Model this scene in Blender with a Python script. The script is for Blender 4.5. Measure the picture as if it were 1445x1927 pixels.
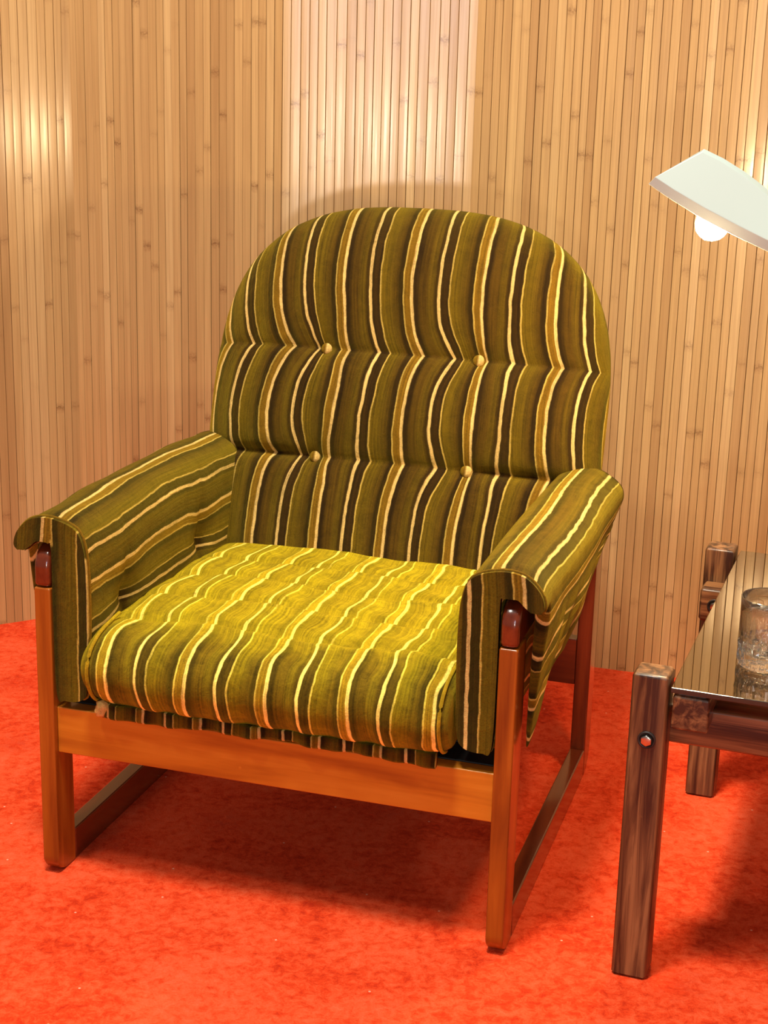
import bpy, bmesh, math, random
from mathutils import Vector, Matrix
from math import sin, cos, pi, sqrt, exp, atan2, radians

random.seed(7)
scene = bpy.context.scene
for o in list(bpy.data.objects):
    bpy.data.objects.remove(o, do_unlink=True)
COL = scene.collection

# ------------------------------------------------------------------ camera
CAM_H, PITCH, ROLL, FPX = 1.2518, 0.2766, 0.0270, 3000.4
cd = bpy.data.cameras.new('camera')
cam = bpy.data.objects.new('camera', cd)
COL.objects.link(cam)
fw = Vector((0, cos(PITCH), -sin(PITCH)))
r0 = Vector((1, 0, 0)); u0 = Vector((0, sin(PITCH), cos(PITCH)))
rr = r0 * cos(ROLL) + u0 * sin(ROLL)
uu = -r0 * sin(ROLL) + u0 * cos(ROLL)
M = Matrix((rr, uu, -fw)).transposed().to_4x4()
M.translation = (0, 0, CAM_H)
cam.matrix_world = M
cd.sensor_fit = 'VERTICAL'
cd.sensor_height = 36.0
cd.lens = FPX * 36.0 / 1927.0
cd.clip_start = 0.05
scene.camera = cam

# ------------------------------------------------------------------ world, lights, exposure
scene.view_settings.view_transform = 'Standard'
scene.view_settings.look = 'None'
scene.view_settings.gamma = 1.0
scene.view_settings.use_curve_mapping = False
scene.view_settings.exposure = -0.10

world = bpy.data.worlds.new('room_ambience')
scene.world = world
world.use_nodes = True
bg = world.node_tree.nodes['Background']
bg.inputs['Color'].default_value = (1.0, 0.93, 0.84, 1)
bg.inputs['Strength'].default_value = 0.17


def area_light(name, loc, target, size, size_y, power, color, shape='RECTANGLE'):
    ld = bpy.data.lights.new(name, 'AREA')
    ld.shape = shape
    ld.size = size
    if shape in ('RECTANGLE', 'ELLIPSE'):
        ld.size_y = size_y
    ld.energy = power
    ld.color = color
    lo = bpy.data.objects.new(name, ld)
    COL.objects.link(lo)
    lo.location = loc
    d = Vector(target) - Vector(loc)
    lo.rotation_euler = d.to_track_quat('-Z', 'Y').to_euler()
    return lo


# ceiling spots of the showroom, and the shop window behind the photographer
area_light('ceiling_lamp_key', (-1.35, 0.80, 4.2), (-0.1, 2.45, 0.3), 0.40, 0.40, 44, (1.0, 0.94, 0.80), 'DISK')
area_light('ceiling_lamp_mid', (-0.42, 1.30, 4.2), (-0.10, 2.25, 0.3), 0.55, 0.55, 208, (1.0, 0.96, 0.84), 'DISK')
area_light('ceiling_lamp_right', (2.0, 0.0, 4.2), (0.6, 2.5, 0.4), 0.40, 0.40, 16, (1.0, 0.93, 0.80), 'DISK')
area_light('shop_window_daylight', (-0.10, -3.2, 1.80), (0.0, 3.3, 1.40), 1.25, 1.15, 50, (0.74, 0.82, 1.0))
area_light('far_room_lamp', (-0.22, -2.7, 0.82), (0.0, 3.3, 1.0), 0.30, 0.22, 42, (1.0, 0.84, 0.66))

# ------------------------------------------------------------------ helpers


def link(name, me, mat=None, parent=None):
    o = bpy.data.objects.new(name, me)
    COL.objects.link(o)
    if mat is not None and not me.materials:
        me.materials.append(mat)
    if parent is not None:
        o.parent = parent
    return o


def tag(o, label=None, cat=None, group=None, kind=None):
    if label: o['label'] = label
    if cat: o['category'] = cat
    if group: o['group'] = group
    if kind: o['kind'] = kind
    return o


def empty(name, loc, rz=0.0):
    o = bpy.data.objects.new(name, None)
    COL.objects.link(o)
    o.empty_display_size = 0.1
    o.location = loc
    o.rotation_euler = (0, 0, rz)
    return o


def grid_mesh(name, rows, uvs=None, close_u=False, close_v=False, smooth=True, caps=False):
    """rows: list of rows of points. uvs: the same layout (one extra column when close_v)."""
    nr, nc = len(rows), len(rows[0])
    verts = [p for r in rows for p in r]
    faces, fuv = [], []
    for i in range(nr if close_u else nr - 1):
        i2 = (i + 1) % nr
        for j in range(nc if close_v else nc - 1):
            j2 = (j + 1) % nc
            faces.append((i * nc + j, i * nc + j2, i2 * nc + j2, i2 * nc + j))
            if uvs:
                fuv.append((uvs[i][j], uvs[i][j + 1], uvs[i2][j + 1], uvs[i2][j]))
    ncap = 0
    if caps:
        faces.append(tuple(range(nc - 1, -1, -1)))
        faces.append(tuple((nr - 1) * nc + j for j in range(nc)))
        if uvs:
            fuv.append(tuple(uvs[0][j] for j in range(nc - 1, -1, -1)))
            fuv.append(tuple(uvs[nr - 1][j] for j in range(nc)))
    me = bpy.data.meshes.new(name)
    me.from_pydata(verts, [], faces)
    if uvs:
        ul = me.uv_layers.new(name='cloth')
        k = 0
        data = []
        for f in fuv:
            for c in f:
                data.extend(c)
        ul.data.foreach_set('uv', data)
    if smooth:
        me.polygons.foreach_set('use_smooth', [True] * len(me.polygons))
    me.update()
    return me


def fix_normals(me):
    bm = bmesh.new(); bm.from_mesh(me)
    bmesh.ops.recalc_face_normals(bm, faces=bm.faces)
    bm.to_mesh(me); bm.free()


def bevel_finish(bm, name, width, segs=2, angle=0.5):
    bmesh.ops.recalc_face_normals(bm, faces=bm.faces)
    if width > 0:
        ed = [e for e in bm.edges if len(e.link_faces) == 2 and e.calc_face_angle(0) > angle]
        bmesh.ops.bevel(bm, geom=ed, offset=width, segments=segs, profile=0.5, affect='EDGES', clamp_overlap=True)
    me = bpy.data.meshes.new(name)
    bm.to_mesh(me); bm.free()
    me.polygons.foreach_set('use_smooth', [True] * len(me.polygons))
    me.update()
    return me


def weighted(o):
    m = o.modifiers.new('weighted_normals', 'WEIGHTED_NORMAL')
    m.keep_sharp = True
    return o


def box_bm(x0, x1, y0, y1, z0, z1, bm=None):
    bm = bm or bmesh.new()
    vs = [bm.verts.new((x, y, z)) for x in (x0, x1) for y in (y0, y1) for z in (z0, z1)]
    for f in ((0, 1, 3, 2), (4, 6, 7, 5), (0, 4, 5, 1), (2, 3, 7, 6), (0, 2, 6, 4), (1, 5, 7, 3)):
        bm.faces.new([vs[i] for i in f])
    return bm


def box(name, x0, x1, y0, y1, z0, z1, mat, parent, bev=0.003, segs=2):
    me = bevel_finish(box_bm(x0, x1, y0, y1, z0, z1), name, bev, segs)
    return weighted(link(name, me, mat, parent))


def prism_x(name, pts, x0, x1, mat, parent, bev=0.003):
    """polygon in (y,z) extruded along x"""
    bm = bmesh.new()
    a = [bm.verts.new((x0, y, z)) for y, z in pts]
    b = [bm.verts.new((x1, y, z)) for y, z in pts]
    bm.faces.new(a); bm.faces.new(b[::-1])
    n = len(pts)
    for i in range(n):
        bm.faces.new((a[i], b[i], b[(i + 1) % n], a[(i + 1) % n]))
    bmesh.ops.recalc_face_normals(bm, faces=bm.faces)
    # sharp edges are rounded over
    ed = [e for e in bm.edges if len(e.link_faces) == 2 and e.calc_face_angle(0) > 0.6]
    bmesh.ops.bevel(bm, geom=ed, offset=bev, segments=2, profile=0.5, affect='EDGES', clamp_overlap=True)
    me = bpy.data.meshes.new(name)
    bm.to_mesh(me); bm.free()
    me.polygons.foreach_set('use_smooth', [True] * len(me.polygons))
    me.update()
    return weighted(link(name, me, mat, parent))


def tube_mesh(name, pts, rad, n=8, closed=False):
    rows = []
    N = len(pts)
    pv = [Vector(p) for p in pts]
    for i in range(N):
        a = pv[(i - 1) % N] if (closed or i > 0) else pv[i]
        b = pv[(i + 1) % N] if (closed or i < N - 1) else pv[i]
        t = (b - a).normalized()
        ref = Vector((0, 0, 1)) if abs(t.z) < 0.9 else Vector((0, 1, 0))
        s = t.cross(ref).normalized(); q = s.cross(t)
        rows.append([pv[i] + (s * cos(2 * pi * k / n) + q * sin(2 * pi * k / n)) * rad for k in range(n)])
    uvs = [[(PHASE + 0.56 * PERIOD, 0.004 * i)] * (n + 1) for i in range(len(rows))]
    me = grid_mesh(name, rows, uvs, close_u=closed, close_v=True, caps=not closed)
    fix_normals(me)
    return me


def lathe_mesh(name, prof, n=32, rmod=None):
    rows = []
    for (r, z) in prof:
        row = []
        for k in range(n):
            a = 2 * pi * k / n
            q = r * (rmod(a, z, r) if rmod else 1.0)
            row.append((q * cos(a), q * sin(a), z))
        rows.append(row)
    me = grid_mesh(name, rows, None, close_v=True, caps=True)
    fix_normals(me)
    return me


def sstep(a, b, x):
    t = max(0.0, min(1.0, (x - a) / (b - a)))
    return t * t * (3 - 2 * t)


def wob(x, y, z, s=1.0):
    return (sin(x * 23.1 * s + y * 7.3 + 1.3) * sin(y * 19.7 * s + z * 11.1 + 0.4) * 0.5
            + sin(x * 41.0 * s + 2.1 - z * 17.0) * sin(z * 37.0 * s + y * 29.0) * 0.3
            + sin((x + y) * 67.0 * s + z * 53.0) * 0.2)


# ------------------------------------------------------------------ node helpers
def srgb(r, g, b):
    def f(c):
        c /= 255.0
        return c / 12.92 if c <= 0.04045 else ((c + 0.055) / 1.055) ** 2.4
    return (f(r), f(g), f(b), 1.0)


class NT:
    def __init__(self, name):
        self.mat = bpy.data.materials.new(name)
        self.mat.use_nodes = True
        self.t = self.mat.node_tree
        self.bsdf = self.t.nodes['Principled BSDF']
        self.out = self.t.nodes['Material Output']

    def n(self, typ, **kw):
        nd = self.t.nodes.new(typ)
        for k, v in kw.items():
            if k.startswith('i_'):
                nd.inputs[k[2:]].default_value = v
            else:
                setattr(nd, k, v)
        return nd

    def l(self, a, b):
        self.t.links.new(a, b)

    def math(self, op, a, b=None, c=None, clamp=False):
        nd = self.t.nodes.new('ShaderNodeMath')
        nd.operation = op
        nd.use_clamp = clamp
        for i, v in enumerate((a, b, c)):
            if v is None: continue
            if isinstance(v, (int, float)): nd.inputs[i].default_value = v
            else: self.l(v, nd.inputs[i])
        return nd.outputs[0]

    def mix(self, fac, a, b, mode='MIX'):
        nd = self.t.nodes.new('ShaderNodeMix')
        nd.data_type = 'RGBA'; nd.blend_type = mode
        for idx, v in ((0, fac), (6, a), (7, b)):
            if isinstance(v, (int, float)): nd.inputs[idx].default_value = v
            elif isinstance(v, tuple): nd.inputs[idx].default_value = v
            else: self.l(v, nd.inputs[idx])
        return nd.outputs[2]

    def ramp(self, fac, stops, interp='LINEAR'):
        nd = self.t.nodes.new('ShaderNodeValToRGB')
        cr = nd.color_ramp
        cr.interpolation = interp
        cr.elements[0].position = stops[0][0]; cr.elements[0].color = stops[0][1]
        cr.elements[1].position = stops[-1][0]; cr.elements[1].color = stops[-1][1]
        for p, c in stops[1:-1]:
            e = cr.elements.new(p); e.color = c
        self.l(fac, nd.inputs[0])
        return nd.outputs[0]

    def coord(self, which='Object', scale=(1, 1, 1), rot=(0, 0, 0)):
        tc = self.n('ShaderNodeTexCoord')
        mp = self.n('ShaderNodeMapping')
        mp.inputs['Scale'].default_value = scale
        mp.inputs['Rotation'].default_value = rot
        self.l(tc.outputs[which], mp.inputs['Vector'])
        return mp.outputs[0]

    def noise(self, vec, scale, detail=4, rough=0.55, dist=0.0):
        nd = self.n('ShaderNodeTexNoise')
        nd.inputs['Scale'].default_value = scale
        nd.inputs['Detail'].default_value = detail
        nd.inputs['Roughness'].default_value = rough
        nd.inputs['Distortion'].default_value = dist
        self.l(vec, nd.inputs['Vector'])
        return nd.outputs['Fac']

    def bump(self, h, strength, dist=0.002):
        nd = self.n('ShaderNodeBump')
        nd.inputs['Strength'].default_value = strength
        nd.inputs['Distance'].default_value = dist
        self.l(h, nd.inputs['Height'])
        self.l(nd.outputs[0], self.bsdf.inputs['Normal'])

    def set(self, **kw):
        names = {'rough': 'Roughness', 'metal': 'Metallic', 'ior': 'IOR', 'spec': 'Specular IOR Level',
                 'trans': 'Transmission Weight', 'coat': 'Coat Weight', 'coat_rough': 'Coat Roughness',
                 'sheen': 'Sheen Weight', 'sheen_rough': 'Sheen Roughness', 'sheen_tint': 'Sheen Tint',
                 'col': 'Base Color', 'sss': 'Subsurface Weight', 'emit': 'Emission Color', 'estr': 'Emission Strength'}
        for k, v in kw.items():
            s = self.bsdf.inputs[names[k]]
            if isinstance(v, (int, float, tuple)): s.default_value = v
            else: self.l(v, s)
        return self.mat


# ------------------------------------------------------------------ materials
def bamboo_material():
    m = NT('bamboo_strip')
    oi = m.n('ShaderNodeObjectInfo')
    rnd = oi.outputs['Random']
    tc = m.n('ShaderNodeTexCoord')
    sp = m.n('ShaderNodeSeparateXYZ')
    m.l(tc.outputs['Object'], sp.inputs[0])
    # coordinate that differs from strip to strip
    off = m.n('ShaderNodeCombineXYZ')
    m.l(m.math('MULTIPLY', rnd, 37.0), off.inputs[0]); m.l(m.math('MULTIPLY', rnd, 91.0), off.inputs[2])
    add = m.n('ShaderNodeVectorMath', operation='ADD')
    m.l(tc.outputs['Object'], add.inputs[0]); m.l(off.outputs[0], add.inputs[1])
    mp = m.n('ShaderNodeMapping'); mp.inputs['Scale'].default_value = (260, 260, 5)
    m.l(add.outputs[0], mp.inputs['Vector'])
    fib = m.noise(mp.outputs[0], 1.0, 3, 0.6)
    mp2 = m.n('ShaderNodeMapping'); mp2.inputs['Scale'].default_value = (60, 60, 1.6)
    m.l(add.outputs[0], mp2.inputs['Vector'])
    slow = m.noise(mp2.outputs[0], 1.0, 2, 0.5)
    tone = m.ramp(rnd, [(0.0, srgb(180, 141, 90)), (0.16, srgb(191, 152, 98)), (0.36, srgb(185, 146, 93)),
                        (0.55, srgb(199, 162, 108)), (0.68, srgb(188, 149, 96)), (0.82, srgb(174, 134, 84)),
                        (0.92, srgb(194, 156, 102)), (1.0, srgb(194, 156, 102))], 'CONSTANT')
    c = m.mix(m.math('MULTIPLY', m.math('SUBTRACT', fib, 0.36, clamp=True), 0.95), tone, srgb(134, 92, 50))
    c = m.mix(m.math('MULTIPLY', m.math('SUBTRACT', slow, 0.48, clamp=True), 0.8), c, srgb(146, 104, 58))
    # culm nodes
    v = m.math('ADD', m.math('DIVIDE', sp.outputs[2], 0.44), m.math('MULTIPLY', rnd, 53.7))
    cell = m.math('FLOOR', v)
    frac = m.math('SUBTRACT', v, cell)
    wn = m.n('ShaderNodeTexWhiteNoise', noise_dimensions='2D')
    cv = m.n('ShaderNodeCombineXYZ'); m.l(cell, cv.inputs[0]); m.l(rnd, cv.inputs[1])
    m.l(cv.outputs[0], wn.inputs['Vector'])
    pos = m.math('MULTIPLY_ADD', wn.outputs['Value'], 0.6, 0.2)
    wav = m.math('MULTIPLY', m.math('SUBTRACT', m.noise(add.outputs[0], 140.0, 3), 0.5), 0.014)
    dist = m.math('ABSOLUTE', m.math('ADD', m.math('MULTIPLY', m.math('SUBTRACT', frac, pos), 0.44), wav))
    wn2 = m.n('ShaderNodeTexWhiteNoise', noise_dimensions='2D')
    cv2 = m.n('ShaderNodeCombineXYZ'); m.l(m.math('ADD', cell, 71.3), cv2.inputs[0]); m.l(rnd, cv2.inputs[1])
    m.l(cv2.outputs[0], wn2.inputs['Vector'])
    amt = wn2.outputs['Value']
    line = m.math('MULTIPLY', m.math('SUBTRACT', 1.0, m.math('DIVIDE', dist, 0.0018), clamp=True), amt)
    blot = m.math('SUBTRACT', 1.0, m.math('DIVIDE', dist, 0.014), clamp=True)
    blot = m.math('MULTIPLY', blot, m.math('MULTIPLY_ADD', m.noise(add.outputs[0], 260.0, 3, 0.7), 2.6, -0.8, clamp=True))
    blot = m.math('MULTIPLY', blot, m.math('MULTIPLY_ADD', amt, 0.9, 0.1))
    c = m.mix(m.math('MULTIPLY', blot, 0.85), c, srgb(112, 70, 34))
    c = m.mix(m.math('MULTIPLY', line, 0.40), c, srgb(100, 62, 28))
    h = m.math('ADD', m.math('MULTIPLY', fib, 0.5), m.math('MULTIPLY', blot, 1.0))
    m.bump(h, 0.30, 0.0006)
    rg = m.math('MULTIPLY_ADD', fib, 0.20, 0.32)
    return m.set(col=c, rough=rg, spec=0.35, coat=0.75, coat_rough=m.math('MULTIPLY_ADD', fib, 0.20, 0.10))


def carpet_material():
    m = NT('carpet_pile')
    v = m.coord('Object')
    big = m.noise(v, 5.0, 3, 0.6, 0.8)
    mid = m.noise(v, 55.0, 6, 0.78, 0.4)
    fine = m.noise(v, 380.0, 3, 0.65)
    c = m.ramp(m.math('ADD', m.math('MULTIPLY', mid, 0.65), m.math('MULTIPLY', big, 0.35)),
               [(0.38, srgb(196, 42, 13)), (0.46, srgb(230, 64, 24)), (0.53, srgb(245, 86, 45)), (0.64, srgb(250, 100, 62))])
    c = m.mix(m.math('MULTIPLY', m.math('SUBTRACT', fine, 0.42, clamp=True), 1.1), c, srgb(196, 44, 14))
    # trodden spots in the pile
    st = m.n('ShaderNodeTexVoronoi', voronoi_dimensions='2D'); st.inputs['Scale'].default_value = 2.1
    m.l(v, st.inputs['Vector'])
    spot = m.math('SUBTRACT', 1.0, m.math('DIVIDE', st.outputs['Distance'], 0.13), clamp=True)
    spot = m.math('MULTIPLY', spot, m.math('MULTIPLY_ADD', m.noise(v, 55.0, 4, 0.7), 3.2, -1.3, clamp=True))
    c = m.mix(m.math('MULTIPLY', spot, 0.75), c, srgb(186, 16, 6))
    # lint
    vo = m.n('ShaderNodeTexVoronoi', voronoi_dimensions='2D'); vo.inputs['Scale'].default_value = 9.0
    m.l(v, vo.inputs['Vector'])
    sel = m.n('ShaderNodeTexWhiteNoise', noise_dimensions='3D'); m.l(vo.outputs['Position'], sel.inputs['Vector'])
    lint = m.math('MULTIPLY', m.math('LESS_THAN', vo.outputs['Distance'], 0.016),
                  m.math('GREATER_THAN', sel.outputs['Value'], 0.62))
    c = m.mix(m.math('MULTIPLY', lint, 0.7), c, srgb(255, 190, 160))
    h = m.math('ADD', m.math('MULTIPLY', fine, 1.0), m.math('MULTIPLY', mid, 3.2))
    m.bump(h, 0.55, 0.004)
    return m.set(col=c, rough=0.95, spec=0.1, sheen=0.25, sheen_rough=0.5, sheen_tint=srgb(255, 120, 80))


PERIOD, PHASE = 0.126, -0.066
DK = srgb(44, 31, 6); DK2 = srgb(55, 39, 8); BR = srgb(78, 59, 11); OB = srgb(88, 71, 13)
OL = srgb(96, 80, 12); GO = srgb(120, 92, 20); CW = srgb(214, 188, 116); CT = srgb(182, 160, 76)
STOPS = [(0.0, CW), (0.032, CW), (0.040, DK), (0.10, DK2), (0.150, DK), (0.157, CT), (0.170, CT), (0.178, OL), (0.27, OL),
         (0.33, OB), (0.40, BR), (0.44, DK), (0.490, DK), (0.497, CT), (0.510, CT), (0.518, GO), (0.60, GO),
         (0.609, CW), (0.640, CW), (0.650, DK), (0.69, DK), (0.75, BR), (0.82, BR), (0.86, OB), (0.92, OB),
         (0.955, DK2), (0.988, DK2), (0.997, CW), (1.0, CW)]


def velvet_material(name='striped_velvet', vary=1.0, gain=1.0, tint=(1.0, 1.0, 1.0), top_light=0.0):
    m = NT(name)
    uv = m.n('ShaderNodeUVMap', uv_map='cloth')
    sp = m.n('ShaderNodeSeparateXYZ'); m.l(uv.outputs[0], sp.inputs[0])
    ob = m.coord('Object')
    wv = m.math('MULTIPLY', m.math('SUBTRACT', m.noise(ob, 26.0, 3), 0.5), 0.006)
    u = m.math('DIVIDE', m.math('SUBTRACT', m.math('ADD', sp.outputs[0], wv), PHASE), PERIOD)
    u = m.math('FRACT', m.math('ADD', u, 40.0))
    c = m.ramp(u, STOPS)
    # fine ribs of the pile along the stripe, and crushed patches
    ribv = m.n('ShaderNodeMapping'); ribv.inputs['Scale'].default_value = (330, 5, 1)
    m.l(uv.outputs[0], ribv.inputs['Vector'])
    rib = m.noise(ribv.outputs[0], 1.0, 2, 0.6)
    crush = m.noise(ob, 42.0, 6, 0.75, 1.0)
    grain = m.noise(ob, 420.0, 3, 0.65)
    k = m.math('ADD', m.math('MULTIPLY', m.math('SUBTRACT', rib, 0.5), 1.7),
               m.math('ADD', m.math('MULTIPLY', m.math('SUBTRACT', crush, 0.5), 1.1 * vary),
                      m.math('MULTIPLY', m.math('SUBTRACT', grain, 0.5), 0.9)))
    val = m.math('MULTIPLY', m.math('ADD', 1.0, k), gain)
    cc = m.n('ShaderNodeCombineXYZ')
    for i in range(3): m.l(m.math('MULTIPLY', val, tint[i]), cc.inputs[i])
    if top_light > 0:
        # brightness of the lit seat top painted in as yellow, fading towards the front roll
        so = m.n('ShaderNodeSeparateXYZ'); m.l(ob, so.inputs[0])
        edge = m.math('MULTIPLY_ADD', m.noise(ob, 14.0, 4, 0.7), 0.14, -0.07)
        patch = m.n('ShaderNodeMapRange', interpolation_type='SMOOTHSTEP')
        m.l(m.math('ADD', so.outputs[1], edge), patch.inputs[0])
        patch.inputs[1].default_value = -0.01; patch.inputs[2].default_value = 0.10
        patch.inputs[3].default_value = 0.05; patch.inputs[4].default_value = top_light
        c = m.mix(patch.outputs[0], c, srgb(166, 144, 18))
    c = m.mix(1.0, c, cc.outputs[0], 'MULTIPLY')
    m.bump(m.math('ADD', m.math('MULTIPLY', crush, 1.4), m.math('ADD', m.math('MULTIPLY', rib, 0.5), m.math('MULTIPLY', grain, 0.5))), 0.5, 0.003)
    mat = m.set(col=c, rough=0.85, spec=0.08)
    sh = m.n('ShaderNodeBsdfSheen', distribution='ASHIKHMIN')
    sh.inputs['Roughness'].default_value = 0.5
    m.l(m.mix(0.45, (0.26, 0.205, 0.016, 1), c), sh.inputs['Color'])
    bmp = [n for n in m.t.nodes if n.bl_idname == 'ShaderNodeBump'][0]
    m.l(bmp.outputs[0], sh.inputs['Normal'])
    ad = m.n('ShaderNodeAddShader')
    m.l(m.bsdf.outputs[0], ad.inputs[0]); m.l(sh.outputs[0], ad.inputs[1])
    m.l(ad.outputs[0], m.out.inputs['Surface'])
    return mat


def wood_material(name, axis, dark, mid, light, rough=0.3, coat=0.35, stripe=1.0, scale=1.0):
    m = NT(name)
    sc = [70 * scale, 70 * scale, 70 * scale]
    sc['xyz'.index(axis)] = 4.0 * scale
    v = m.coord('Object', tuple(sc))
    g = m.noise(v, 1.0, 5, 0.62, 0.7)
    sc2 = [18.0 * scale] * 3; sc2['xyz'.index(axis)] = 1.6 * scale
    v2 = m.coord('Object', tuple(sc2))
    g2 = m.noise(v2, 1.0, 3, 0.5, 1.2)
    f = m.math('ADD', m.math('MULTIPLY', g, 0.55 * min(1.3, stripe)), m.math('MULTIPLY', g2, 1.0 - 0.55 * min(1.3, stripe)))
    w_ = 0.16 if stripe < 1 else 0.085
    c = m.ramp(f, [(0.5 - w_, dark), (0.50, mid), (0.5 + w_, light)])
    ob = m.coord('Object')
    # small chips and scuffs of the lacquer
    ch = m.noise(ob, 85.0, 2, 0.5)
    chip = m.math('MULTIPLY', m.math('SUBTRACT', ch, 0.735, clamp=True), 14.0, clamp=True)
    c = m.mix(m.math('MULTIPLY', chip, 0.6), c, light)
    m.bump(g, 0.12, 0.0006)
    return m.set(col=c, rough=rough, spec=0.45, coat=coat, coat_rough=0.12)


def plain(name, col, **kw):
    m = NT(name)
    ob = m.coord('Object')
    n = m.noise(ob, kw.pop('nscale', 60.0), 3)
    amt = kw.pop('amt', 0.12)
    c = m.mix(m.math('MULTIPLY', n, amt), col, tuple(x * 0.5 for x in col[:3]) + (1,))
    return m.set(col=c, **kw)


BAMBOO = bamboo_material()
GAP = plain('dark_backing', srgb(62, 38, 20), rough=0.9, spec=0.1)
CARPET = carpet_material()
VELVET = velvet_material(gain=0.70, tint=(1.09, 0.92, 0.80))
SEATV = velvet_material('striped_velvet_lit_seat', 1.6, 1.26, (1.06, 1.03, 0.60), 0.36)  # slightly yellower seat cloth, with the brightness of the lit top painted in
TEAK = {a: wood_material('lacquered_teak_' + a, a, srgb(112, 50, 9), srgb(150, 76, 16), srgb(176, 98, 26), 0.28, 0.5, 0.6) for a in 'xyz'}
TEAKR = {a: wood_material('reddish_teak_' + a, a, srgb(72, 24, 10), srgb(98, 38, 16), srgb(122, 52, 22), 0.2, 0.7, 0.5) for a in 'xyz'}
TEAKF = wood_material('amber_teak_front_rail', 'x', srgb(160, 86, 16), srgb(190, 112, 26), srgb(204, 128, 38), 0.3, 0.45, 0.5)
ROSE = {a: wood_material('rosewood_' + a, a, srgb(50, 27, 15), srgb(100, 64, 38), srgb(138, 94, 58), 0.40, 0.15, 1.25) for a in 'xyz'}
BLACK = plain('black_webbing', srgb(20, 18, 18), rough=0.6, spec=0.4)
STEEL = plain('bolt_steel', srgb(205, 200, 190), rough=0.25, metal=1.0, amt=0.3)
HOLE = plain('dark_washer', srgb(30, 24, 20), rough=0.5)
WHITE = plain('lamp_white_plastic', srgb(180, 192, 185), rough=0.32, spec=0.5, amt=0.03)
RUBBER = plain('clear_pad', srgb(190, 180, 165), rough=0.25, spec=0.5)


def glass_material():
    m = NT('clear_tumbler_glass')
    m.set(col=(1, 1, 1, 1), rough=0.0, trans=1.0, ior=1.56)
    tr = m.n('ShaderNodeBsdfTransparent'); mx = m.n('ShaderNodeMixShader')
    mx.inputs[0].default_value = 0.15
    m.l(m.bsdf.outputs[0], mx.inputs[1]); m.l(tr.outputs[0], mx.inputs[2]); m.l(mx.outputs[0], m.out.inputs['Surface'])
    return m.mat


def smoked_material():
    m = NT('smoked_glass')
    gl = m.n('ShaderNodeBsdfGlossy'); gl.inputs['Color'].default_value = srgb(226, 214, 196); gl.inputs['Roughness'].default_value = 0.015
    tr = m.n('ShaderNodeBsdfTransparent'); tr.inputs['Color'].default_value = srgb(112, 92, 74)
    lw = m.n('ShaderNodeFresnel'); lw.inputs['IOR'].default_value = 2.6
    mx = m.n('ShaderNodeMixShader')
    m.l(m.math('MULTIPLY_ADD', lw.outputs[0], 1.0, 0.30, clamp=True), mx.inputs[0])
    m.l(tr.outputs[0], mx.inputs[1]); m.l(gl.outputs[0], mx.inputs[2])
    m.l(mx.outputs[0], m.out.inputs['Surface'])
    return m.mat


GLASS = glass_material()
SMOKED = smoked_material()


def bulb_material():
    m = NT('lit_bulb')
    return m.set(col=(1, 1, 1, 1), emit=(1.0, 0.80, 0.50, 1), estr=42.0)


BULB = bulb_material()

# ------------------------------------------------------------------ floor
fl = bpy.data.meshes.new('floor')
bm = bmesh.new()
bmesh.ops.create_grid(bm, x_segments=8, y_segments=8, size=3.2)
for v in bm.verts:
    v.co.y += 1.2
bm.to_mesh(fl); bm.free()
floor = tag(link('floor', fl, CARPET), kind='structure')
floor['label'] = 'orange-red short pile carpet'

# ------------------------------------------------------------------ bamboo walls
WALL_H = 2.9
strip_me = None


def strip_mesh():
    bm = bmesh.new()
    # a slightly domed strip 1 m wide unit, scaled per strip
    W = 0.0178; D = 0.005
    prof = [(-W / 2, 0.0), (-W / 2, -D * 0.80), (-W * 0.465, -D * 0.985), (-W * 0.2, -D), (W * 0.2, -D), (W * 0.465, -D * 0.985), (W / 2, -D * 0.80), (W / 2, 0.0)]
    a = [bm.verts.new((x, y, 0.0)) for x, y in prof]
    b = [bm.verts.new((x, y, WALL_H)) for x, y in prof]
    for i in range(len(prof) - 1):
        bm.faces.new((a[i], a[i + 1], b[i + 1], b[i]))
    bm.faces.new(b)
    bm.faces.new(a[::-1])
    bmesh.ops.recalc_face_normals(bm, faces=bm.faces)
    me = bpy.data.meshes.new('bamboo_strip')
    bm.to_mesh(me); bm.free()
    me.materials.append(BAMBOO)
    return me


strip_me = strip_mesh()


def bamboo_wall(name, p0, p1, label, wbase):
    """wall seen from -normal side; p0 -> p1 runs left to right as seen from the room"""
    p0 = Vector((p0[0], p0[1], 0)); p1 = Vector((p1[0], p1[1], 0))
    d = (p1 - p0); L = d.length
    ang = atan2(d.y, d.x)
    me = bevel_finish(box_bm(0, L, 0.0005, 0.04, 0, WALL_H), name, 0)
    w = link(name, me, GAP)
    w.location = p0
    w.rotation_euler = (0, 0, ang)
    tag(w, kind='structure'); w['label'] = label
    n = max(1, round(L / wbase))
    ws = [random.uniform(0.86, 1.10) for _ in range(n)]
    k = L / sum(ws)
    x = 0.0
    for i in range(n):
        ww = ws[i] * k
        s = bpy.data.objects.new('bamboo_strip', strip_me)
        COL.objects.link(s)
        s.parent = w
        s.location = (x + ww / 2, 0.0, 0.0)
        s.scale = ((ww - 0.0007) / 0.0178, random.uniform(0.85, 1.15), 1.0)
        s.rotation_euler = (radians(random.uniform(-0.06, 0.06)), 0, radians(random.gauss(0, 1.1)))
        x += ww
    return w


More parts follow.
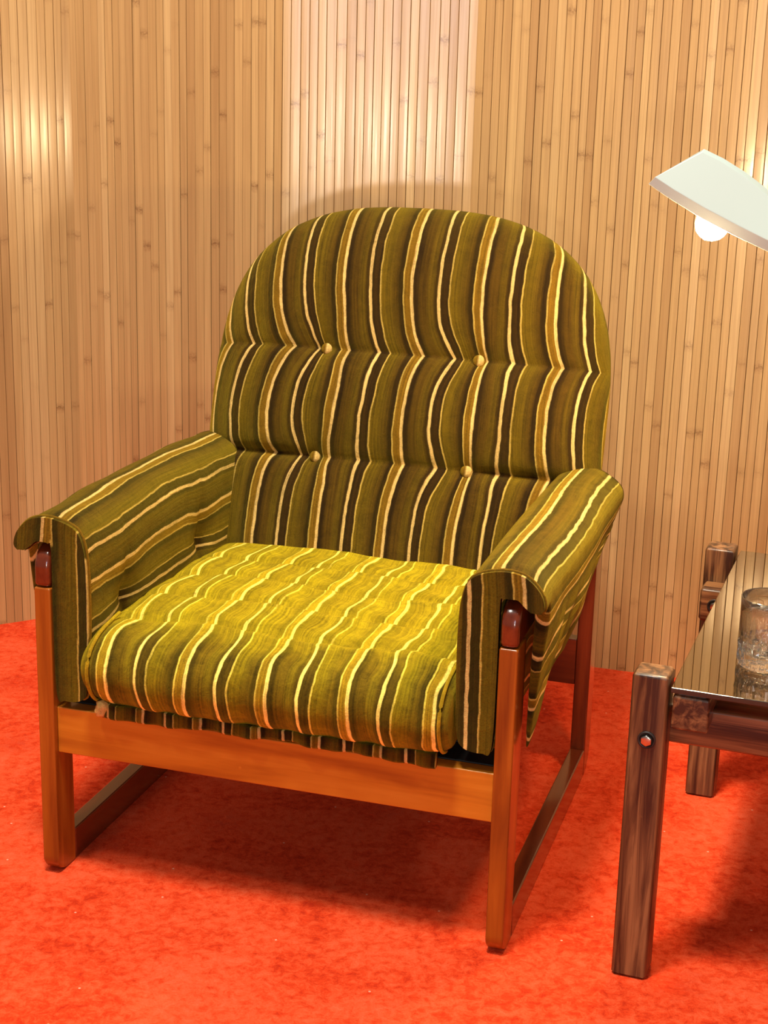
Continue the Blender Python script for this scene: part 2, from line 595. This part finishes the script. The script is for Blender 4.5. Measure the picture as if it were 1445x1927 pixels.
bamboo_wall('wall_left', (-1.80, 2.834), (-0.690, 3.500), 'bamboo strip wall left of the corner', 0.0180)
bamboo_wall('wall_back_left', (-0.690, 3.500), (-0.228, 3.330), 'bamboo strip wall between corner and shiny panel', 0.0178)
bamboo_wall('wall_back', (-0.228, 3.330), (0.161, 3.326), 'bamboo strip wall panel behind the armchair catching the window light', 0.0186)
bamboo_wall('wall_right', (0.161, 3.326), (1.90, 2.790), 'bamboo strip wall behind the lamp and table', 0.0176)

# ------------------------------------------------------------------ armchair
CH = empty('armchair', (-0.167, 2.1616, 0.0), -0.29336)
tag(CH, 'teak lounge armchair with green and gold striped velvet cushions', 'armchair')
HW = 0.372; T = 0.027; LH = 0.540; DEP = 0.703


def arc(cy, cz, r, a0, a1, n=6):
    return [(cy + r * cos(a0 + (a1 - a0) * i / n), cz + r * sin(a0 + (a1 - a0) * i / n)) for i in range(n + 1)]


for s in (-1, 1):
    xa, xb = (HW - T, HW) if s > 0 else (-HW, -HW + T)
    pts = arc(0.032, 0.036, 0.034, 1.5 * pi, 1.02 * pi)
    pts = [(max(0.0, a), max(0.0, b - 0.002)) for a, b in pts] + [(0.0, 0.476), (0.058, 0.476), (0.058, 0.0)]
    prism_x('front_leg', pts, xa, xb, TEAK['z'], CH, 0.003)
    pts = [(DEP - 0.056, 0.0)] + [(DEP - 0.056, 0.476), (DEP, 0.476)] + arc(DEP - 0.046, 0.046, 0.046, 0, -0.5 * pi)
    prism_x('back_leg', pts, xa, xb, TEAKR['z'], CH, 0.003)
    box('runner', xa, xb, 0.0582, DEP - 0.0562, 0.0, 0.054, TEAKR['y'], CH, 0.003)
    pts = [(0.0, 0.4765)] + arc(0.034, LH - 0.034, 0.034, pi, 0.5 * pi) + arc(DEP - 0.034, LH - 0.034, 0.034, 0.5 * pi, 0) + [(DEP, 0.4765)]
    prism_x('arm_rail', pts, xa, xb, TEAKR['y'], CH, 0.0075)

box('front_rail', -HW + T, HW - T, 0.010, 0.036, 0.2066, 0.2825, TEAKF, CH, 0.002)
box('back_rail', -HW + T, HW - T, 0.650, 0.676, 0.176, 0.262, TEAKR['x'], CH, 0.002)
box('seat_base', -0.312, 0.312, 0.0965, 0.6495, 0.262, 0.286, BLACK, CH, 0.002)
box('seat_board', -HW + T + 0.001, HW - T - 0.001, 0.0365, 0.096, 0.250, 0.284, BLACK, CH, 0.002)

# --- seat cushion: closed loft across x
NS, NP = 150, 150


def seat_section(n):
    """profile loop in (y,z), starting at back bottom, going forward along the bottom, up the front, back over the top"""
    pts = []
    yb, yf, zb_, zt_ = 0.600, -0.030, 0.296, 0.425
    seg = []
    # control polyline
    ctrl = [(0.58, 0.300), (0.30, 0.298), (0.06, 0.297), (0.012, 0.300), (-0.010, 0.312), (-0.026, 0.336), (-0.031, 0.362),
            (-0.024, 0.386), (-0.004, 0.405), (0.035, 0.418), (0.12, 0.427), (0.25, 0.430), (0.40, 0.424), (0.53, 0.414), (0.585, 0.400), (0.605, 0.36), (0.600, 0.32)]
    m = len(ctrl)
    dense = []
    for i in range(m):
        p0, p1, p2, p3 = ctrl[(i - 1) % m], ctrl[i], ctrl[(i + 1) % m], ctrl[(i + 2) % m]
        for k in range(24):
            t = k / 24
            q = []
            for c in range(2):
                q.append(0.5 * (2 * p1[c] + (p2[c] - p0[c]) * t + (2 * p0[c] - 5 * p1[c] + 4 * p2[c] - p3[c]) * t * t
                                + (3 * p1[c] - p0[c] - 3 * p2[c] + p3[c]) * t ** 3))
            dense.append(tuple(q))
    L = [0]
    for i in range(len(dense)):
        a, b = dense[i], dense[(i + 1) % len(dense)]
        L.append(L[-1] + sqrt((a[0] - b[0]) ** 2 + (a[1] - b[1]) ** 2))
    out = []
    for k in range(n):
        t = L[-1] * k / n
        i = 0
        while L[i + 1] < t: i += 1
        f = (t - L[i]) / max(1e-9, L[i + 1] - L[i])
        a, b = dense[i], dense[(i + 1) % len(dense)]
        out.append((a[0] + (b[0] - a[0]) * f, a[1] + (b[1] - a[1]) * f, t))
    return out, L[-1]


sec, secL = seat_section(NP)
SX = 0.284
QY = (0.085, 0.190, 0.300, 0.415)
rows, uvs = [], []
for i in range(NS + 1):
    s = -1 + 2 * i / NS
    s = math.copysign(1 - (1 - abs(s)) ** 1.35, s) if abs(s) > 0.0 else 0.0
    x = SX * s
    e = (1 - abs(s) ** 9) ** (1 / 2.2) if abs(s) < 1 else 0.0
    k = 0.72 + 0.28 * e
    row, uv = [], []
    for (y, z, t) in sec:
        yc, zc = 0.285, 0.358
        yy = yc + (y - yc) * (0.955 + 0.045 * k / 1.0 if True else 1)
        yy = yc + (y - yc) * (0.90 + 0.10 * k)
        zz = zc + (z - zc) * k
        top = sstep(0.395, 0.415, z)
        front = 1 - sstep(-0.02, 0.03, y)
        # cross seams and the channels between them
        if top > 0:
            g = 0
            for qy in QY:
                dd = abs(y - qy + 0.006 * sin(x * 19))
                g += -0.0085 * exp(-(dd / 0.010) ** 1.4)
            puff = 0.0035 * sin((x - PHASE) / PERIOD * 4 * pi) * (0.6 + 0.4 * sin(y * 57))
            zz += top * (g + puff + 0.006 * wob(x, y, z, 0.55)) * e
        yy += -0.0035 * front * e * sin((x - PHASE) / PERIOD * 4 * pi + 0.6) + 0.004 * front * wob(x, z, y, 0.7)
        xx = x + 0.006 * wob(y, z, x, 0.6)
        row.append((xx, yy, zz))
        uo = x + (0.003 * sin(y * 22 + x * 9) + 0.0035 * sin((y - QY[0]) / 0.1075 * 2 * pi + 1.2 + x * 5)) * top + 0.010 * front * (0.40 - z) * 2
        uv.append((uo, t))
    uv.append((uv[0][0], secL))
    rows.append(row); uvs.append(uv)
me = grid_mesh('seat_cushion', rows, uvs, close_v=True, caps=True)
fix_normals(me)
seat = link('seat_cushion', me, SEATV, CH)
# piping at both ends of the front roll
for s in (-1, 1):
    pts = []
    for (y, z, t) in sec:
        if y < 0.09 and z > 0.298:
            yc, zc = 0.285, 0.358
            k = 0.72 + 0.28 * 0.80
            pts.append((s * SX * 0.955, yc + (y - yc) * (0.90 + 0.10 * k) - 0.001, zc + (z - zc) * k + 0.001))
    link('piping', tube_mesh('seat_piping', pts, 0.0028), SEATV, seat)

# lower fabric band hanging under the front of the seat cushion
rows, uvs = [], []
for i in range(121):
    x = -0.262 + 0.524 * i / 120
    base = -0.006 + 0.003 * sin(x * 61) + 0.002 * sin(x * 143 + 1)
    zl = 0.2845 + 0.0035 * sin(x * 9 + 1.2) + 0.0015 * sin(x * 47)
    row, uv = [], []
    loop = [(0.0, 0.306), (0.0, 0.298), (-0.001, zl + 0.004), (0.002, zl), (0.010, zl + 0.0005), (0.012, zl + 0.005), (0.012, 0.306)]
    for k, (dy, z) in enumerate(loop):
        row.append((x, base + dy, z)); uv.append((x * 1.35 + 0.02, z))
    uv.append(uv[0]); rows.append(row); uvs.append(uv)
me = grid_mesh('seat_band', rows, uvs, close_v=True, caps=True); fix_normals(me)
band = link('lower_band', me, VELVET, seat)
# little gathered corner of the band
me = lathe_mesh('corner_knot', [(0.002, -0.011), (0.008, -0.009), (0.010, -0.001), (0.008, 0.006), (0.009, 0.012), (0.004, 0.016)], 18,
                lambda a, z, r: 1 + 0.16 * sin(5 * a + z * 300))
ul = me.uv_layers.new(name='cloth')
for d_ in ul.data: d_.uv = (PHASE + 0.02 * PERIOD, 0)
kn = link('corner_knot', me, VELVET, seat); kn.location = (-0.262, -0.004, 0.296); kn.rotation_euler = (0.3, 0.4, 0)

# --- back cushion
LEAN = radians(17)
TAU = Vector((0, sin(LEAN), cos(LEAN))); NRM = Vector((0, -cos(LEAN), sin(LEAN)))
ORG = Vector((0.003, 0.60, 0.40))
A0, A1 = -0.085 / cos(LEAN), 0.594 / cos(LEAN)   # along the lean: z 0.315 .. 0.994
AS2, AS1 = 0.150 / cos(LEAN), 0.335 / cos(LEAN)  # the two button rows
BTN = [(-0.14, AS1), (0.14, AS1), (-0.14, AS2), (0.14, AS2)]


def back_hw(a):
    t0 = 0.25 / cos(LEAN)
    hw = 0.366
    if a < 0.15: hw -= 0.020 * sstep(0.15, -0.05, a)
    if a > t0:
        r = min(1.0, (a - t0) / (A1 - t0))
        hw = 0.366 * (1 - r ** 2.75) ** (1 / 2.75)
    return hw


def back_front(x, a, hw):
    s = min(1.0, abs(x) / max(hw, 1e-4))
    t0 = 0.40
    top = (1 - max(0.0, (a - t0) / (A1 - t0)) ** 3.2) ** (1 / 2.3) if a < A1 else 0.0
    edge = max(0.0, 1 - s ** 5.0) ** (1 / 2.4)
    # pillows between seams
    if a < AS2: lo, hi = A0 - 0.10, AS2
    elif a < AS1: lo, hi = AS2, AS1
    else: lo, hi = AS1, A1 + 0.05
    q = (a - lo) / (hi - lo)
    pil = max(0.0, 1 - abs(2 * q - 1) ** 2.1) ** 0.8
    base = 0.047 + 0.020 * (1 - s * s) + 0.018 * pil
    g = 0.0
    for (bx, ba) in BTN:
        r = sqrt((x - bx) ** 2 + (a - ba) ** 2)
        g -= 0.016 * exp(-(r / 0.020) ** 1.2)
    # deep crease of the lower row near both sides
    g -= 0.014 * sstep(0.13, 0.20, abs(x)) * exp(-(abs(a - AS2) / 0.011) ** 1.5)
    for asx in (AS1, AS2):
        g -= 0.0022 * exp(-(abs(a - asx) / 0.006) ** 1.4)
    g += 0.0022 * sin((x - PHASE) / PERIOD * 4 * pi + 0.5) + 0.0035 * wob(x, a, 0.3, 0.5)
    return (base + g) * edge * top


def back_rear(x, a, hw):
    s = min(1.0, abs(x) / max(hw, 1e-4))
    t0 = 0.40
    top = (1 - max(0.0, (a - t0) / (A1 - t0)) ** 3.2) ** (1 / 2.3) if a < A1 else 0.0
    return -0.052 * max(0.0, 1 - s ** 5.0) ** (1 / 2.4) * top


NA, NX = 190, 130
rows, uvs = [], []
for i in range(NA + 1):
    t = i / NA
    a = A0 + (A1 - A0) * (1 - (1 - t) ** 1.5)
    if i == NA: a = A1 - 1e-5
    hw = back_hw(a)
    row, us = [], []
    for j in range(NX + 1):                       # front, left to right
        th = -pi / 2 + pi * j / NX
        x = hw * sin(th)
        f = back_front(x, a, hw)
        row.append(ORG + Vector((x, 0, 0)) + TAU * a + NRM * f)
    nb = 44
    for j in range(1, nb):                        # back, right to left
        th = pi / 2 - pi * j / nb
        x = hw * sin(th)
        row.append(ORG + Vector((x, 0, 0)) + TAU * a + NRM * back_rear(x, a, hw))
    # u from arc length out of the middle
    mid = NX // 2
    us = [0.0] * (len(row) + 1)
    acc = 0.0
    for j in range(mid + 1, len(row) + 1):
        p, q = row[j - 1], row[j % len(row)]
        dl = sqrt((p.x - q.x) ** 2 + (0.35 if abs(p.x) < 0.8 * hw else 1.0) * ((p.y - q.y) ** 2 + (p.z - q.z) ** 2))
        acc += dl; us[j] = acc
    acc = 0.0
    for j in range(mid - 1, -1, -1):
        p, q = row[j + 1], row[j]
        dl = sqrt((p.x - q.x) ** 2 + (0.35 if abs(p.x) < 0.8 * hw else 1.0) * ((p.y - q.y) ** 2 + (p.z - q.z) ** 2))
        acc += dl; us[j] = -acc
    uv = []
    for j in range(len(row) + 1):
        x = row[j % len(row)].x
        du = 0.0
        for (bx, ba) in BTN:
            r2 = ((x - bx) / 0.055) ** 2 + ((a - ba) / 0.045) ** 2
            du += (x - bx) * 0.45 * exp(-r2)
        for asx, kk in ((AS1, 0.026), (AS2, 0.015)):
            du -= kk * exp(-abs(a - asx) / 0.055)
        uv.append((us[j] + du + 0.003 * sin(a * 17 + x * 6), a))
    rows.append(row); uvs.append(uv)
me = grid_mesh('back_cushion', rows, uvs, close_v=True, caps=True)
fix_normals(me)
back = link('back_cushion', me, VELVET, CH)
bme = lathe_mesh('button', [(0.003, -0.006), (0.0085, -0.004), (0.0105, 0.0), (0.009, 0.004), (0.005, 0.0062), (0.001, 0.0068)], 20)
ul = bme.uv_layers.new(name='cloth')
for lp in bme.loops:
    co = bme.vertices[lp.vertex_index].co
    ul.data[lp.index].uv = (PHASE + PERIOD * 0.605 + co.x * 0.30, co.y)
bme.materials.append(VELVET)
for (bx, ba) in BTN:
    b = bpy.data.objects.new('button', bme); COL.objects.link(b); b.parent = back
    f = back_front(bx, ba, back_hw(ba)) + 0.010
    b.location = ORG + Vector((bx, 0, 0)) + TAU * ba + NRM * f
    b.rotation_euler = NRM.to_track_quat('Z', 'Y').to_euler()

# --- arm pads (right one is the pattern, the left mirrored)
PY0, PY1 = 0.016, 0.640


def pad_section(y, sg):
    """closed loop in (x,z) for the right arm: inner pad, over the rail, outer flap, and back up along its lining"""
    k = sstep(0.040, 0.052, y)                       # the flap starts just behind the front of the leg
    zf0 = 0.318 + 0.055 * sstep(0.05, 0.20, y) + 0.035 * sstep(0.2, 0.5, y) + 0.075 * sstep(0.48, 0.64, y)
    zf = 0.531 + (zf0 - 0.531) * k
    fl = 0.004 * sin(y * 21.0 + 0.4) * k
    xo = 0.402 + 0.008 * sstep(0.0, 0.35, y)
    zt = 0.582 + 0.006 * sin(pi * min(1, y / 0.62))
    zb = 0.318 if sg > 0 else 0.301
    xh = 0.3805 + fl
    def mixz(t): return 0.531 + (zf - 0.531) * t
    def mixx(t): return (xo + 0.001) + (xh - xo - 0.001) * (k * t ** 1.5 + (1 - k) * t * 0.6)
    c = [(0.340, zb + 0.006), (0.326, zb - 0.004), (0.300, zb), (0.289, zb + 0.02), (0.286, 0.40), (0.285, 0.48), (0.288, 0.535), (0.298, zt - 0.016), (0.318, zt - 0.003),
         (0.350, zt + 0.003), (0.378, zt - 0.003), (xo - 0.004, zt - 0.022), (xo + 0.003, 0.540), (mixx(0.25), mixz(0.25)), (mixx(0.5), mixz(0.5)),
         (mixx(0.78), mixz(0.78)), (mixx(1.0) , mixz(1.0)), (mixx(1.0) - 0.004, mixz(1.0) + 0.001), (mixx(0.7) - 0.008, mixz(0.7)), (mixx(0.35) - 0.012, mixz(0.35)), (0.3775, 0.538), (0.368, 0.5465),
         (0.358, 0.5472), (0.348, 0.5460), (0.3425, 0.536), (0.3425, 0.43)]
    return c


def catmull_closed(c, per):
    m = len(c); out = []
    for i in range(m):
        p0, p1, p2, p3 = c[(i - 1) % m], c[i], c[(i + 1) % m], c[(i + 2) % m]
        for k in range(per):
            t = k / per
            out.append(tuple(0.5 * (2 * p1[q] + (p2[q] - p0[q]) * t + (2 * p0[q] - 5 * p1[q] + 4 * p2[q] - p3[q]) * t * t
                                    + (3 * p1[q] - p0[q] - 3 * p2[q] + p3[q]) * t ** 3) for q in range(2)))
    return out


TUFT = [(0.144, 0.428), (0.437, 0.440)]


def arm_pad(s):
    rows, uvs = [], []
    NY = 120
    for i in range(NY + 1):
        y = PY0 + (PY1 - PY0) * (i / NY) ** 1.5
        sec = catmull_closed(pad_section(y, s), 6)
        row, uv = [], []
        # arc length reference from the top of the arm
        L = [0.0]
        for k in range(len(sec)):
            a, b = sec[k], sec[(k + 1) % len(sec)]
            L.append(L[-1] + sqrt((a[0] - b[0]) ** 2 + (a[1] - b[1]) ** 2))
        l0 = L[9 * 6]
        soft = sstep(0, 0.03, y - PY0) * 0.004 - 0.004
        for k, (x, z) in enumerate(sec):
            dx = dz = 0.0
            if k < 17 * 6:
                w = 0.0042 * wob(y, z, x + s, 0.55)
                inner = 1 - sstep(0.292, 0.315, x)
                for (ty, tz) in TUFT:
                    dy_ = (y - ty); dzz = (z - tz)
                    r = sqrt((dy_ / 1.0) ** 2 + (dzz / 0.8) ** 2)
                    dx += inner * 0.015 * exp(-(r / 0.030) ** 1.3)
                    dx += inner * 0.006 * exp(-(abs(dy_) / 0.010) ** 1.5) * exp(-(dzz / 0.09) ** 2)
                dx += w * (0.8 if x > 0.38 else 0.5)
                if 0.52 < z: dz += w * 0.8 + soft
                if x > 0.372 and z < 0.50:
                    dx += 0.0022 * (1 + sin(z * 88 - y * 62 + 1.5 * sin(y * 17))) * sstep(0.53, 0.47, z) * sstep(0.05, 0.12, y)
            if k >= 17 * 6: dx *= 0.0
            if 0.342 < x + dx < 0.3745 and z < 0.545 and k > 17 * 6: dx = 0.0
            row.append((s * (x + dx), y, z + dz))
            sl = 0.0
            if x > 0.37: sl = 0.16 * (y - 0.1) * sstep(0.55, 0.42, z)
            pinch = 0.0
            for (ty, tz) in TUFT:
                pinch += (z - tz) * 0.4 * exp(-((y - ty) / 0.05) ** 2 - ((z - tz) / 0.05) ** 2)
            uv.append((0.02 + (L[k] - l0) + sl + pinch + 0.004 * sin(y * 13 + 1), y))
        uv.append((0.02 + L[-1] - l0, y))
        rows.append(row); uvs.append(uv)
    me = grid_mesh('arm_pad', rows, uvs, close_v=True, caps=True); fix_normals(me)
    pad = link('arm_pad', me, VELVET, CH)
    # front panel closing the pad, with its own upright stripes
    sec = catmull_closed(pad_section(PY0, s), 6)
    bm = bmesh.new()
    cxs = [(x, z) for x, z in sec]
    back_v = [bm.verts.new((s * x, PY0 + 0.001, z)) for x, z in cxs]
    front_v = [bm.verts.new((s * x, PY0 - 0.013, z)) for x, z in cxs]
    n = len(cxs)
    for k in range(n):
        bm.faces.new((back_v[k], back_v[(k + 1) % n], front_v[(k + 1) % n], front_v[k]))
    ff = bm.faces.new(front_v)
    bm.faces.new(back_v[::-1])
    bmesh.ops.recalc_face_normals(bm, faces=bm.faces)
    bmesh.ops.bevel(bm, geom=[e for e in ff.edges], offset=0.0065, segments=3, profile=0.5, affect='EDGES', clamp_overlap=True)
    ul = bm.loops.layers.uv.new('cloth')
    for f in bm.faces:
        for lp in f.loops:
            co = lp.vert.co
            lp[ul].uv = (s * co.x * 1.0 + (0.030 if s < 0 else 0.012) + 0.10 * max(0, co.z - 0.53), co.z)
    me = bpy.data.meshes.new('front_panel'); bm.to_mesh(me); bm.free()
    me.polygons.foreach_set('use_smooth', [True] * len(me.polygons))
    fp = weighted(link('front_panel', me, VELVET, pad))
    # piping along the inner and top edge of the panel
    pts = [(s * x, PY0 - 0.004, z) for x, z in sec[2 * 6:13 * 6]]
    ctr = (0.335, 0.45)
    link('piping', tube_mesh('pad_piping', pts, 0.0026), VELVET, pad)
    return pad


for s in (-1, 1):
    arm_pad(s)

# ------------------------------------------------------------------ table
TB = empty('side_table', (0.342, 2.0193, 0.0), -0.33937)
tag(TB, 'rosewood side table with bolted square legs and smoked glass top', 'table')
TW, TD = 0.78, 0.680
LEG = 0.050
TH = 0.462


def table_leg(x0, y0):
    bm = box_bm(x0, x0 + LEG, y0, y0 + LEG, 0, TH)
    me = bevel_finish(bm, 'leg', 0.0045, 1)
    o = link('leg', me, ROSE['z'], TB)
    return weighted(o)


def bolt(parent, x, y, z, s):
    """bolt head set into a dark washer on a face looking along -y*s"""
    me = lathe_mesh('washer', [(0.0125, 0.0), (0.0125, 0.0015), (0.0105, 0.002), (0.0100, 0.0005), (0.0, 0.0004)], 24)
    wsh = link('washer', me, HOLE, parent); wsh.location = (x, y, z); wsh.rotation_euler = (s * pi / 2, 0, 0)
    bm = bmesh.new()
    bmesh.ops.create_cone(bm, cap_ends=True, segments=6, radius1=0.0088, radius2=0.0080, depth=0.005)
    me2 = bevel_finish(bm, 'bolt_head', 0.001, 2)
    bh = link('bolt_head', me2, STEEL, parent); bh.location = (x, y - s * 0.003, z); bh.rotation_euler = (s * pi / 2, 0, 0)


for x0 in (0.0, TW - LEG):
    l = table_leg(x0, 0.0)
    bolt(l, x0 + 0.026, -0.0002, 0.368, 1)
    l = table_leg(x0, TD - LEG)
    bolt(l, x0 + 0.026, TD + 0.0002, 0.368, -1)
# cross bars bolted to the inside of the legs
for (y0, s) in ((LEG + 0.0005, 1), (TD - LEG - 0.0505, -1)):
    b = box('cross_bar', 0.004, TW - 0.004, y0, y0 + 0.050, 0.347, 0.4045, ROSE['x'], TB, 0.0045, 1)
    fy = y0 - 0.0002 if s < 0 else y0 + 0.0502
    for xx in (0.030, TW - 0.030):
        bolt(b, xx, fy, 0.376, 1 if s < 0 else -1)
# bearers lapped onto the cross bars, carrying the glass
for x0 in (0.0565, TW - 0.1065):
    bm = bmesh.new()
    ys = [(0.0, LEG - 0.002), (LEG - 0.002, LEG + 0.053), (LEG + 0.053, TD - LEG - 0.053), (TD - LEG - 0.053, TD - LEG + 0.002), (TD - LEG + 0.002, TD)]
    pts = [(0.0, 0.4385), (TD, 0.4385)]
    lowz, notch = 0.389, 0.405
    low = [(TD, lowz), (TD - LEG + 0.003, lowz), (TD - LEG + 0.003, notch), (TD - LEG - 0.054, notch), (TD - LEG - 0.054, lowz),
           (LEG + 0.054, lowz), (LEG + 0.054, notch), (LEG - 0.003, notch), (LEG - 0.003, lowz), (0.0, lowz)]
    bo = prism_x('bearer', pts + low, x0, x0 + 0.050, ROSE['y'], TB, 0.004)
    for yy in (0.006, TD - 0.036):
        box('glass_pad', x0 + 0.006, x0 + 0.044, yy, yy + 0.030, 0.4386, 0.4415, RUBBER, bo, 0.001)

gb = box('glass_top', 0.0535, TW - 0.0535, -0.001, TD + 0.001, 0.4416, 0.4496, SMOKED, TB, 0.0012, 2)
gb.data.materials.append(plain('smoked_glass_edge', srgb(58, 48, 40), rough=0.18, spec=0.5, amt=0.2))
for p_ in gb.data.polygons:
    if abs(p_.normal.z) < 0.5: p_.material_index = 1

# ------------------------------------------------------------------ tumbler on the table
RZ2 = Matrix.Rotation(-0.33937, 4, 'Z')


def on_table(x, y, z):
    return Vector((0.342, 2.0193, 0)) + RZ2 @ Vector((x, y, z))


def tum_mod(a, z, r):
    if r < 0.030: return 1.0
    k = sstep(0.044, 0.030, z)
    return 1 + k * (0.035 * abs(sin(7 * a)) - 0.015 + 0.012 * sin(11 * a + z * 420))


prof = [(0.0, 0.0), (0.020, 0.0005), (0.034, 0.0), (0.0385, 0.002), (0.0405, 0.008), (0.0410, 0.016), (0.0405, 0.024), (0.0408, 0.032), (0.0400, 0.040), (0.0403, 0.046), (0.0405, 0.060), (0.0412, 0.080), (0.0418, 0.099),
        (0.0412, 0.1006), (0.0400, 0.0995), (0.0394, 0.080), (0.0384, 0.060), (0.0376, 0.045), (0.0362, 0.032), (0.031, 0.023), (0.020, 0.018), (0.0, 0.0165)]
rows = []
N = 72
rg = random.Random(3)
cut = {}
for (r, z) in prof[1:-1]:
    rows.append([])
    inner = prof.index((r, z)) > 14
    for k in range(N):
        a = 2 * pi * k / N
        q, zz = r, z
        if z < 0.05 and 0.003 < z:
            g = (k // 3, inner)
            j_ = cut.setdefault((g, len(rows)), rg.uniform(-1, 1))
            if not inner:
                q = r * (1 + (0.030 * j_ - 0.02 * (k % 3 == 0)) * sstep(0.048, 0.040, z)); zz = z + 0.0025 * j_ * (z > 0.006)
            else:
                q = r * (1 + 0.05 * j_ * sstep(0.048, 0.036, z)); zz = z + 0.002 * j_
        rows[-1].append((q * cos(a), q * sin(a), zz))
me = grid_mesh('whisky_tumbler', rows, None, close_v=True, caps=True); fix_normals(me)
for p_ in me.polygons:
    if p_.center.z < 0.046: p_.use_smooth = False
tum = link('whisky_tumbler', me, GLASS)
tum.location = on_table(0.162, 0.136, 0.4498)
tag(tum, 'clear glass tumbler with a heavy cut base standing on the smoked glass', 'glass')

# ------------------------------------------------------------------ table lamp: hood and arm in white plastic, post and base on the glass
LP = empty('table_lamp', on_table(0.56, 0.36, 0.4498), -0.33937)
tag(LP, 'white plastic lamp with a faceted hood and bare lit bulb over the table', 'lamp')
LX, LY, LZ = 0.56, 0.36, 0.4498


def lp(x, y, z):
    return (x - LX, y - LY, z - LZ)


YN = 0.285   # near edge of the hood, table coordinates
# (x, z of: near lip, near crease, ridge) along the hood; half depths of the parts
st = [
    # lip x, z      crease x, z      ridge x, z       dy ridge, ridge flat
    ((-0.0785, 1.0905), (-0.0690, 1.1010), (-0.0100, 1.1370), 0.029, 0.004),
    ((-0.0480, 1.0720), (-0.0410, 1.0850), (0.0180, 1.1250), 0.029, 0.006),
    ((0.0000, 1.0465), (0.0050, 1.0615), (0.0520, 1.1060), 0.028, 0.010),
    ((0.0480, 1.0250), (0.0530, 1.0400), (0.0860, 1.0820), 0.027, 0.016),
    ((0.1020, 1.0030), (0.1050, 1.0180), (0.1210, 1.0590), 0.026, 0.018),
    ((0.2000, 0.9620), (0.2020, 0.9760), (0.2060, 1.0100), 0.024, 0.018),
    ((0.3600, 0.8980), (0.3610, 0.9080), (0.3640, 0.9330), 0.022, 0.018),
    ((0.5350, 0.8330), (0.5360, 0.8420), (0.5380, 0.8640), 0.022, 0.020),
    ((0.5900, 0.8200), (0.5910, 0.8290), (0.5920, 0.8500), 0.022, 0.020),
]


def hood_ring(k, inset=0.0):
    (lx, lz), (cx_, cz), (rx, rz), dy, fl = st[k]
    yn = YN + 0.35 * sstep(0.05, 0.6, lx) * (LY - dy - YN) / 0.35 * 1.0
    wid = dy * 2 + fl
    i = inset
    return [lp(lx, yn + 0.004 + i, lz), lp(cx_, yn + i, cz - i * 0.4), lp(rx, yn + dy + i * 0.3, rz - i), lp(rx + 0.002, yn + dy + fl - i * 0.3, rz + 0.0045 - i),
            lp(cx_ + 0.004, yn + wid - i, cz - i * 0.4), lp(lx + 0.004, yn + wid - 0.004 - i, lz)]


bm = bmesh.new()
outer = [[bm.verts.new(p) for p in hood_ring(k)] for k in range(len(st))]
for k in range(len(st) - 1):
    for j in range(5):
        bm.faces.new((outer[k][j], outer[k][j + 1], outer[k + 1][j + 1], outer[k + 1][j]))
bm.faces.new(outer[0])
bm.faces.new(outer[-1][::-1])
# the arm is closed underneath, the hood stays open
for k in range(5, len(st) - 1):
    bm.faces.new((outer[k][0], outer[k + 1][0], outer[k + 1][5], outer[k][5]))
bm.faces.new((outer[5][0], outer[5][1], outer[5][2], outer[5][3], outer[5][4], outer[5][5]))
bmesh.ops.recalc_face_normals(bm, faces=bm.faces)
me = bpy.data.meshes.new('hood'); bm.to_mesh(me); bm.free()
hood = link('hood', me, WHITE, LP)
sol = hood.modifiers.new('thickness', 'SOLIDIFY'); sol.thickness = 0.0022; sol.offset = -1
bv = hood.modifiers.new('soft_edges', 'BEVEL'); bv.width = 0.0018; bv.segments = 3; bv.limit_method = 'ANGLE'; bv.angle_limit = radians(14)
me.polygons.foreach_set('use_smooth', [True] * len(me.polygons))
weighted(hood)
# bulb and holder
BX, BY, BZ = 0.012, YN + 0.032, 1.037
me = lathe_mesh('bulb', [(0.0005, -0.0245), (0.010, -0.0225), (0.018, -0.0165), (0.0232, -0.008), (0.0245, 0.0), (0.0232, 0.009), (0.018, 0.017), (0.0125, 0.023), (0.011, 0.030), (0.0005, 0.0305)], 32)
bu = link('bulb', me, BULB, LP); bu.location = lp(BX, BY, BZ); bu.rotation_euler = (0, 0.75, 0)
me = lathe_mesh('bulb_holder', [(0.0005, 0.029), (0.014, 0.029), (0.015, 0.034), (0.015, 0.050), (0.0005, 0.052)], 24)
ho = link('bulb_holder', me, WHITE, LP); ho.location = lp(BX, BY, BZ); ho.rotation_euler = (0, 0.75, 0)
pl = bpy.data.lights.new('bulb_glow', 'POINT'); pl.energy = 21.0; pl.color = (1.0, 0.74, 0.42); pl.shadow_soft_size = 0.03
po = bpy.data.objects.new('bulb_glow', pl); COL.objects.link(po); po.parent = LP; po.location = lp(BX - 0.006, BY, BZ - 0.030)
# post and base
me = lathe_mesh('post', [(0.0005, 0.014), (0.012, 0.014), (0.011, 0.20), (0.011, 0.392), (0.0005, 0.392)], 20)
link('post', me, WHITE, LP)
me = lathe_mesh('base', [(0.0005, 0.0), (0.082, 0.0), (0.088, 0.004), (0.086, 0.010), (0.070, 0.016), (0.020, 0.020), (0.0005, 0.020)], 40)
link('base', me, WHITE, LP)
